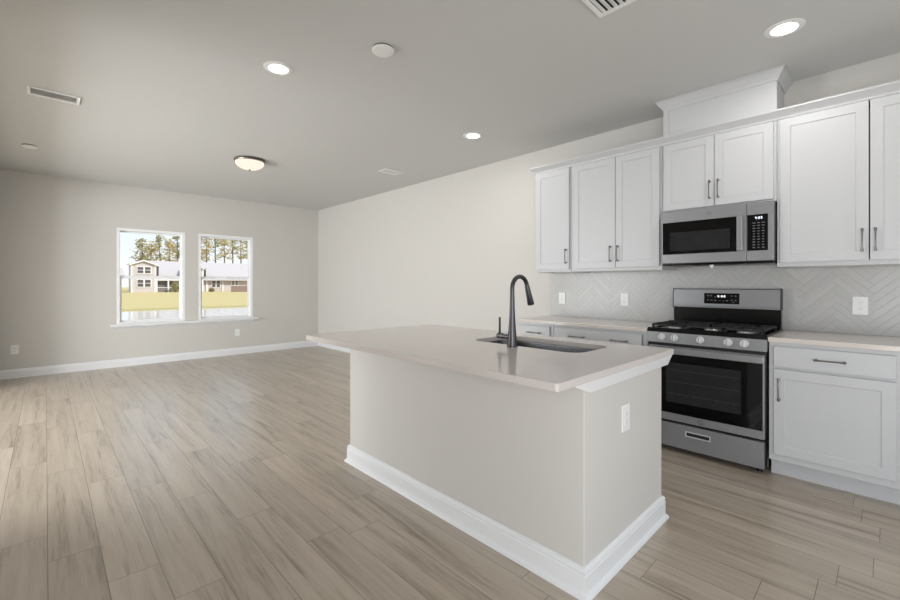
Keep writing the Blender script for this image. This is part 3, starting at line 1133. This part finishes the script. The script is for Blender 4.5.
# faucet
FX, FY = 1.856, 1.436
t = thing('faucet', 'tall dark gunmetal pull-down faucet beside the island sink', 'faucet', (FX, FY, 0.914))
B().lathe((FX, FY, 0.9142), [(0.029, 0), (0.029, 0.004), (0.0265, 0.006), (0.0255, 0.03), (0.0222, 0.08), (0.0185, 0.125), (0.0160, 0.17), (0.0142, 0.22), (0.0128, 0.275)], 28).build('body', M['gunmetal'], t, True)
pts = [(FX, FY, 1.180)]
z0c, rx, rz = 1.232, 0.070, 0.070
for k in range(17):
    a = math.pi - (math.pi * 0.90) * k / 16
    pts.append((FX + rx + rx * math.cos(a), FY, z0c + rz * math.sin(a)))
B().tube(pts, 0.0122, 16).build('spout', M['gunmetal'], t, True)
p1 = Vector(pts[-1])
p2 = Vector((FX + 0.176, FY, 1.142))
dv = (p2 - p1)
B().tube([p1 - dv * 0.02, p1 + dv * 0.05, p1 + dv * 0.07, p1 + dv * 0.55, p1 + dv * 0.97, p2], [0.0125, 0.0135, 0.0140, 0.0165, 0.0200, 0.0190], 18).build('spray_head', M['gunmetal'], t, True)
hz = 0.968
b = B()
b.tube([(FX, FY + 0.015, hz), (FX, FY + 0.060, hz), (FX, FY + 0.064, hz), (FX, FY + 0.100, hz)], [0.0135, 0.0135, 0.0165, 0.0165], 16)
hub = b.build('handle_hub', M['gunmetal'], t, True)
b = B()
b.tube([(FX, FY + 0.088, hz + 0.01), (FX, FY + 0.088, hz + 0.105)], [0.0068, 0.0058], 10)
b.build('lever', M['gunmetal'], hub, True)


# ------------------------------------------------------------------ outlets
def outlet(label, c, nrm, group='white wall outlets', ww=0.079, hh=0.124):
    """cover plate with two receptacles; nrm is '-x' or '-y'"""
    c = Vector(c)
    t = thing('electrical_outlet', label, 'outlet', c, group)

    def bx(b, u0, u1, z0, z1, d0, d1, bev=0.0):
        if nrm == '-x':
            b.box(c.x - d1, c.x - d0, c.y + u0, c.y + u1, c.z + z0, c.z + z1, bev, 2)
        else:
            b.box(c.x + u0, c.x + u1, c.y - d1, c.y - d0, c.z + z0, c.z + z1, bev, 2)
    b = B()
    bx(b, -ww / 2, ww / 2, -hh / 2, hh / 2, 0.0005, 0.0065, 0.002)
    pl = b.build('cover_plate', M['plastic'], t)
    for zc in (-0.0195, 0.0195):
        b = B()
        bx(b, -0.017, 0.017, zc - 0.0145, zc + 0.0145, 0.006, 0.0085, 0.001)
        rc = b.build('receptacle', M['plastic'], t)
        b = B()
        for u in (-0.007, 0.005):
            bx(b, u, u + 0.0022, zc - 0.002, zc + 0.006, 0.0083, 0.0089)
        bx(b, -0.0025, 0.0025, zc - 0.010, zc - 0.006, 0.0083, 0.0089)
        b.build('slots', M['outlet_slot'], rc)
    return t


outlet('white outlet low on the far wall, left of the two windows', (-0.296, YF, 0.382), '-y')
outlet('white outlet low on the far wall, under the right window', (2.497, YF, 0.393), '-y')
xt = XW - 0.0095
outlet('white outlet on the tile backsplash above the far left end of the counter', (xt, 2.448, 1.110), '-x')
outlet('white outlet on the tile backsplash between the faucet and the range', (xt, 1.765, 1.112), '-x')
outlet('white outlet on the tile backsplash right of the range', (xt, 0.132, 1.112), '-x')
outlet('white outlet on the end panel of the island', (1.943, IY0, 0.640), '-y')


# ------------------------------------------------------------------ ceiling fixtures
def downlight(label, x, y, power):
    t = thing('recessed_light', label, 'ceiling light', (x, y, ZC), 'recessed ceiling lights')
    B().lathe((x, y, ZC - 0.0005), [(0.098, 0), (0.097, 0.003), (0.090, 0.006), (0.068, 0.006), (0.066, 0.004), (0.065, 0)], 40, 'Z', -1).build('trim_ring', M['plastic'], t, True)
    B().lathe((x, y, ZC - 0.005), [(0.064, 0), (0.062, 0.002), (0, 0.003)], 40, 'Z', -1).build('lens', M['lens'], t, True)
    d = bpy.data.lights.new('downlight_lamp', 'AREA')
    d.shape = 'DISK'
    d.size = 0.15
    d.energy = power
    d.color = (1, 0.97, 0.93)
    o = bpy.data.objects.new('downlight_lamp', d)
    o.location = (0, 0, -0.014)
    o.parent = t
    COL.objects.link(o)


downlight('lit round recessed light left of the smoke detector, nearest the camera over the living area', 1.185, 2.980, 5)
downlight('lit round recessed light at the top right above the wall cabinets', 3.172, 0.428, 6)
downlight('lit round recessed light farthest back, near the middle of the ceiling', 3.158, 2.945, 5)


x, y = 1.80, 5.40
t = thing('flush_mount_light', 'lit frosted bowl ceiling light with metal rim over the living area', 'ceiling light', (x, y, ZC))
B().lathe((x, y, ZC - 0.0005), [(0.15, 0), (0.172, 0.010), (0.176, 0.022), (0.172, 0.034), (0.16, 0.036)], 40, 'Z', -1).build('rim', M['brass'], t, True)
prof = [(0.164, 0.036)] + [(0.164 * math.cos(R(a)), 0.036 + 0.088 * math.sin(R(a))) for a in range(10, 90, 10)] + [(0, 0.124)]
B().lathe((x, y, ZC), prof, 40, 'Z', -1).build('glass_bowl', M['bowl'], t, True)
B().lathe((x, y, ZC - 0.122), [(0.012, 0), (0.014, 0.004), (0.007, 0.010), (0.009, 0.016), (0, 0.020)], 16, 'Z', -1).build('finial', M['brass'], t, True)


def detector(label, x, y, r):
    t = thing('smoke_detector', label, 'smoke detector', (x, y, ZC), 'ceiling smoke detectors')
    B().lathe((x, y, ZC - 0.0005), [(r * 0.93, 0), (r * 0.93, 0.008)], 36, 'Z', -1).build('base', M['slot'], t, True)
    B().lathe((x, y, ZC - 0.007), [(r * 0.95, 0), (r, 0.003), (r, 0.009), (r * 0.93, 0.015), (r * 0.6, 0.018), (0, 0.019)], 36, 'Z', -1).build('cover', M['plastic'], t, True)


detector('white round smoke detector near the camera, between the two nearest lit recessed lights', 1.575, 2.263, 0.072)
detector('small white round detector far left on the ceiling near the far wall', -0.125, 6.52, 0.062)


def register(label, x0, x1, y0, y1, along, nl, drop=0.014, inner='duct'):
    t = thing('air_vent', label, 'vent', ((x0 + x1) / 2, (y0 + y1) / 2, ZC), 'white ceiling vents')
    fr = 0.022
    za, zb = ZC - drop, ZC - 0.0005
    b = B()
    b.box(x0, x0 + fr, y0, y1, za, zb, 0.003)
    b.box(x1 - fr, x1, y0, y1, za, zb, 0.003)
    b.box(x0 + fr, x1 - fr, y0, y0 + fr, za, zb, 0.003)
    b.box(x0 + fr, x1 - fr, y1 - fr, y1, za, zb, 0.003)
    b.build('frame', M['plastic'], t)
    B().box(x0 + fr, x1 - fr, y0 + fr, y1 - fr, ZC - 0.003, ZC - 0.0005).build('duct_opening', M[inner], t)
    b = B()
    for i in range(nl):
        f = (i + 0.5) / nl
        if along == 'x':
            yy = y0 + fr + f * (y1 - y0 - 2 * fr)
            hw = (y1 - y0 - 2 * fr) / nl * (0.52 if inner == 'duct' else 0.40)
            b.prism([(x0 + fr, yy - hw, za + 0.002), (x0 + fr, yy - hw + 0.0015, za + 0.001), (x0 + fr, yy + hw, zb - 0.003), (x0 + fr, yy + hw - 0.0015, zb - 0.002)], (x1 - x0 - 2 * fr, 0, 0))
        else:
            xx = x0 + fr + f * (x1 - x0 - 2 * fr)
            hw = (x1 - x0 - 2 * fr) / nl * 0.40
            b.prism([(xx - hw, y0 + fr, za + 0.002), (xx - hw + 0.0015, y0 + fr, za + 0.001), (xx + hw, y0 + fr, zb - 0.003), (xx + hw - 0.0015, y0 + fr, zb - 0.002)], (0, y1 - y0 - 2 * fr, 0))
    b.build('louvers', M['plastic'], t)


register('white rectangular ceiling vent at the upper left of the photo', -0.105, 0.208, 4.545, 4.735, 'x', 6)
register('white louvered ceiling vent cut off by the top edge of the photo', 1.915, 2.272, 0.79, 1.132, 'x', 9, inner='slot')
register('small flat ceiling vent far back near the right wall', 3.22, 3.50, 4.56, 4.74, 'x', 5, 0.008)

# ------------------------------------------------------------------ outdoors
GZ = -0.85


def ground_z(y):
    return GZ + max(0, y - 45) * (0.45 / 65)


b = B()
b.poly([(-60, 45, GZ), (140, 45, GZ), (140, 110, ground_z(110)), (-60, 110, ground_z(110))])
b.poly([(-60, 110, ground_z(110)), (140, 110, ground_z(110)), (200, 260, ground_z(110) + 0.3), (-100, 260, ground_z(110) + 0.3)])
o = b.build('lawn', M['lawn'])
tag(o, 'sunlit dry yellow lawn across the pond outside the windows', 'lawn')
o['kind'] = 'structure'
b = B().prism([(-60, 43.2, GZ - 0.3), (-60, 43.4, GZ - 0.06), (-60, 45.2, GZ + 0.004), (-60, 45.2, GZ - 0.3)], (200, 0, 0))
o = b.build('pond_bank', M['bank'])
o['kind'] = 'structure'
b = B()
b.poly([(-60, 12, GZ - 0.1), (140, 12, GZ - 0.1), (140, 44.5, GZ - 0.1), (-60, 44.5, GZ - 0.1)])
o = b.build('pond', M['water'])
tag(o, 'pale pond water reflecting the sky outside the windows', 'water')
o['kind'] = 'structure'
b = B().prism([(-60, YF + WT + 0.01, -0.6), (-60, 11.5, -0.7), (-60, 12.5, GZ - 0.12), (-60, 12.5, GZ - 0.4), (-60, YF + WT + 0.01, GZ - 0.4)], (200, 0, 0))
o = b.build('ground', M['lawn'])
o['kind'] = 'structure'

HY = 110.0
hz0 = ground_z(HY) - 0.05


def house_window(parent, x0, x1, z0, z1, y):
    f = B().box(x0, x1, y - 0.12, y + 0.05, z0, z1, 0.0).build('window', M['exttrim'], parent)
    q = B()
    xm, zm = (x0 + x1) / 2, (z0 + z1) / 2
    e = 0.16
    for a, c in ((x0 + e, xm - e * 0.9), (xm + e * 0.9, x1 - e)):
        for d, g in ((z0 + e, zm - 0.06), (zm + 0.06, z1 - e)):
            q.box(a, c, y - 0.16, y - 0.10, d, g)
    q.build('panes', M['pane'], f)


def gable_wing(parent, x0, x1, ze, zr, y0, y1, over=0.35):
    xm = (x0 + x1) / 2
    b = B().prism([(x0, y0, hz0), (x1, y0, hz0), (x1, y0, ze), (xm, y0, zr), (x0, y0, ze)], (0, y1 - y0, 0))
    b.build('gabled_wall', M['siding'], parent)
    r = B()
    k = (zr - ze) / (xm - x0)
    for sgn, xe in ((-1, x0), (1, x1)):
        xo = xe + sgn * over
        zo = ze - over * k
        r.prism([(xm, y0 - 0.4, zr + 0.02), (xo, y0 - 0.4, zo + 0.02), (xo, y0 - 0.4, zo + 0.22), (xm, y0 - 0.4, zr + 0.22)], (0, y1 - y0 + 0.4, 0))
    rf = r.build('gabled_roof', M['shingle'], parent)
    f = B()
    for sgn, xe in ((-1, x0), (1, x1)):
        xo = xe + sgn * over
        zo = ze - over * k
        f.prism([(xm, y0 - 0.45, zr - 0.12), (xo, y0 - 0.45, zo - 0.12), (xo, y0 - 0.45, zo + 0.10), (xm, y0 - 0.45, zr + 0.10)], (0, 0.05, 0))
    for xe in (x0 + 0.1, x1 - 0.1):
        f.box(xe - 0.14, xe + 0.14, y0 - 0.05, y0 + 0.02, hz0, ze)
    f.build('white_trim', M['exttrim'], rf)


t = thing('house', 'long beige house with two gabled wings and a grey roof across the pond', 'house', (27, HY + 5, hz0))
b = B().box(15.6, 44, HY + 2.0, HY + 12, hz0, 2.6)
b.build('wall', M['siding'], t)
b = B()
b.prism([(16.8, HY + 0.8, 2.25), (16.8, HY + 7.5, 6.75), (16.8, HY + 14, 2.25)], (28, 0, 0))
mr = b.build('roof', M['shingle'], t)
gable_wing(t, 12.95, 17.3, 5.55, 6.35, HY, HY + 3.2)
gable_wing(t, 22.9, 26.4, 5.0, 5.8, HY, HY + 3.5)
house_window(t, 13.9, 16.5, 3.55, 5.15, HY)
house_window(t, 13.9, 16.5, 0.65, 2.45, HY)
house_window(t, 23.4, 25.9, 3.3, 4.8, HY)
house_window(t, 28.6, 30.6, 0.5, 2.3, HY + 2.0)
house_window(t, 33.0, 34.6, 1.0, 2.3, HY + 2.0)
b = B()
for x in (17.6, 19.75, 21.9):
    b.box(x - 0.14, x + 0.14, HY + 0.9, HY + 1.2, hz0, 2.3)
b.box(17.4, 22.1, HY + 0.85, HY + 1.25, 2.1, 2.4)
b.box(17.4, 22.1, HY + 0.95, HY + 1.1, 0.55, 0.68)
b.build('porch_columns', M['exttrim'], t)
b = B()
b.box(17.4, 22.1, HY + 1.8, HY + 1.99, hz0, 2.3)  # dark sheet stands in for the shade deep in the porch
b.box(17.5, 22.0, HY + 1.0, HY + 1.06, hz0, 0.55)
b.build('porch_shade_panels', M['porch'], t)
b = B()
b.box(27.4, 27.8, HY + 1.8, HY + 2.0, hz0, 2.3)
b.box(30.9, 31.2, HY + 1.8, HY + 2.0, hz0, 2.3)
b.build('corner_board', M['exttrim'], t)
b = B()
b.lathe((17.95, HY + 2.2, 3.2), [(0.22, 0), (0.22, 1.9), (0.3, 1.95), (0.3, 2.1)], 10)
b.lathe((27.3, HY + 2.2, 3.2), [(0.22, 0), (0.22, 1.75), (0.3, 1.8), (0.3, 1.95)], 10)
b.build('roof_vent', M['pane'], mr)

t = thing('house', 'distant pale house with a low roof at the left edge of the left window', 'house', (7, 128, hz0))
B().box(3.0, 13.0, 126, 134, hz0, 3.4).build('wall', M['exttrim'], t)
B().prism([(2.4, 125.4, 3.3), (2.4, 130, 5.4), (2.4, 134.6, 3.3)], (11.2, 0, 0)).build('roof', M['shingle'], t)

b = B()
for i in range(26):
    b.box(30.6 + i * 0.23, 30.6 + i * 0.23 + 0.215, HY - 6.0, HY - 5.9, ground_z(HY - 6) - 0.05, 0.95)
b.box(30.6, 36.6, HY - 5.9, HY - 5.82, 0.05, 0.15)
tag(b.build('fence', M['fence']), 'brown board fence in front of the house, seen through the right window', 'fence')


def shrub(label, x, y, r, h):
    t = thing('shrub', label, 'shrub', (x, y, ground_z(y)), 'shrubs by the distant house')
    rs = random.Random(int(x * 10))
    b = B()
    for i in range(160):
        a, c = rs.uniform(0, 6.28), rs.uniform(-1, 1)
        q = r * rs.uniform(0.5, 1)
        p = Vector((x + math.cos(a) * q * math.sqrt(1 - c * c), y + math.sin(a) * q * math.sqrt(1 - c * c), ground_z(y) + h / 2 + c * h / 2 * rs.uniform(0.7, 1)))
        d = Vector((rs.uniform(-1, 1), rs.uniform(-1, 1), rs.uniform(-1, 1))) * 0.3
        e = Vector((rs.uniform(-1, 1), rs.uniform(-1, 1), rs.uniform(-1, 1))) * 0.3
        b.poly([p - d, p + e, p + d, p - e])
    b.build('foliage', M['needles2'], t)
    B().tube([(x, y, ground_z(y) - 0.05), (x, y, ground_z(y) + h * 0.5)], [0.06, 0.03], 6).build('stem', M['bark'], t)


shrub('yellow green shrub at the right end of the porch of the distant house', 20.7, HY - 1.2, 0.8, 2.4)
shrub('low shrub left of the house window in the right window', 27.9, HY - 1.0, 0.5, 0.8)


def pine(label, x, y, H, crown, seed, m):
    rs = random.Random(seed)
    t = thing('pine_tree', label, 'tree', (x * y / 131, y, ground_z(110)), 'pines behind the distant house')
    z0 = ground_z(110)
    x *= y / 131
    H *= y / 131
    crown *= y / 131
    b = B()
    b.tube([(x, y, z0 - 0.1), (x + rs.uniform(-.2, .2), y, z0 + H * 0.5), (x + rs.uniform(-.3, .3), y, z0 + H * 0.95)], [0.24, 0.18, 0.06], 8)
    tk = b.build('trunk', M['bark'], t)
    f = B()
    lo = H * 0.50
    for i in range(50):
        zz = z0 + lo + (H - lo) * rs.random() ** 0.9
        fr = 1 - ((zz - z0 - lo) / (H - lo)) ** 1.6 * 0.75
        a = rs.uniform(0, 6.28)
        q = crown * fr * rs.uniform(0.15, 1)
        c = Vector((x + math.cos(a) * q, y + math.sin(a) * q, zz))
        for k in range(7):
            p = c + Vector((rs.gauss(0, .42), rs.gauss(0, .42), rs.gauss(0, .26)))
            d = Vector((rs.uniform(-1, 1), rs.uniform(-1, 1), rs.uniform(-.7, .7))) * 0.36
            e = Vector((rs.uniform(-1, 1), rs.uniform(-1, 1), rs.uniform(-.7, .7))) * 0.36
            f.poly([p - d, p + e, p + d, p - e])
    f.build('needles', m, t)


PX = [17.6, 19.6, 21.4, 23.4, 25.2, 27.6, 30.2, 32.2, 34.6, 36.8, 39.0, 41.4, 43.6, 46.0]
for i, x in enumerate(PX):
    side = 'left' if x < 26.5 else 'right'
    hgt = (13.2, 12.6, 14.2, 13.4, 14.6, 15.6, 17.0, 15.6, 17.6, 16.4, 17.8, 16.6, 17.4, 17.0)[i]
    if x < 26.5:
        lab = '%s of the five pines behind the house in the left window' % ('leftmost', 'second from left', 'third from left', 'fourth from left', 'rightmost')[i]
    else:
        lab = '%s of the nine pines behind the house in the right window' % ('leftmost', 'second from left', 'third from left', 'fourth from left', 'fifth from left', 'sixth from left', 'third from right', 'second from right', 'rightmost')[i - 5]
    pine(lab, x, 130 + (i % 3) * 6.5, hgt, 1.9 if x < 26 else 2.2, 20 + i, M['needles'] if i % 2 else M['needles2'])
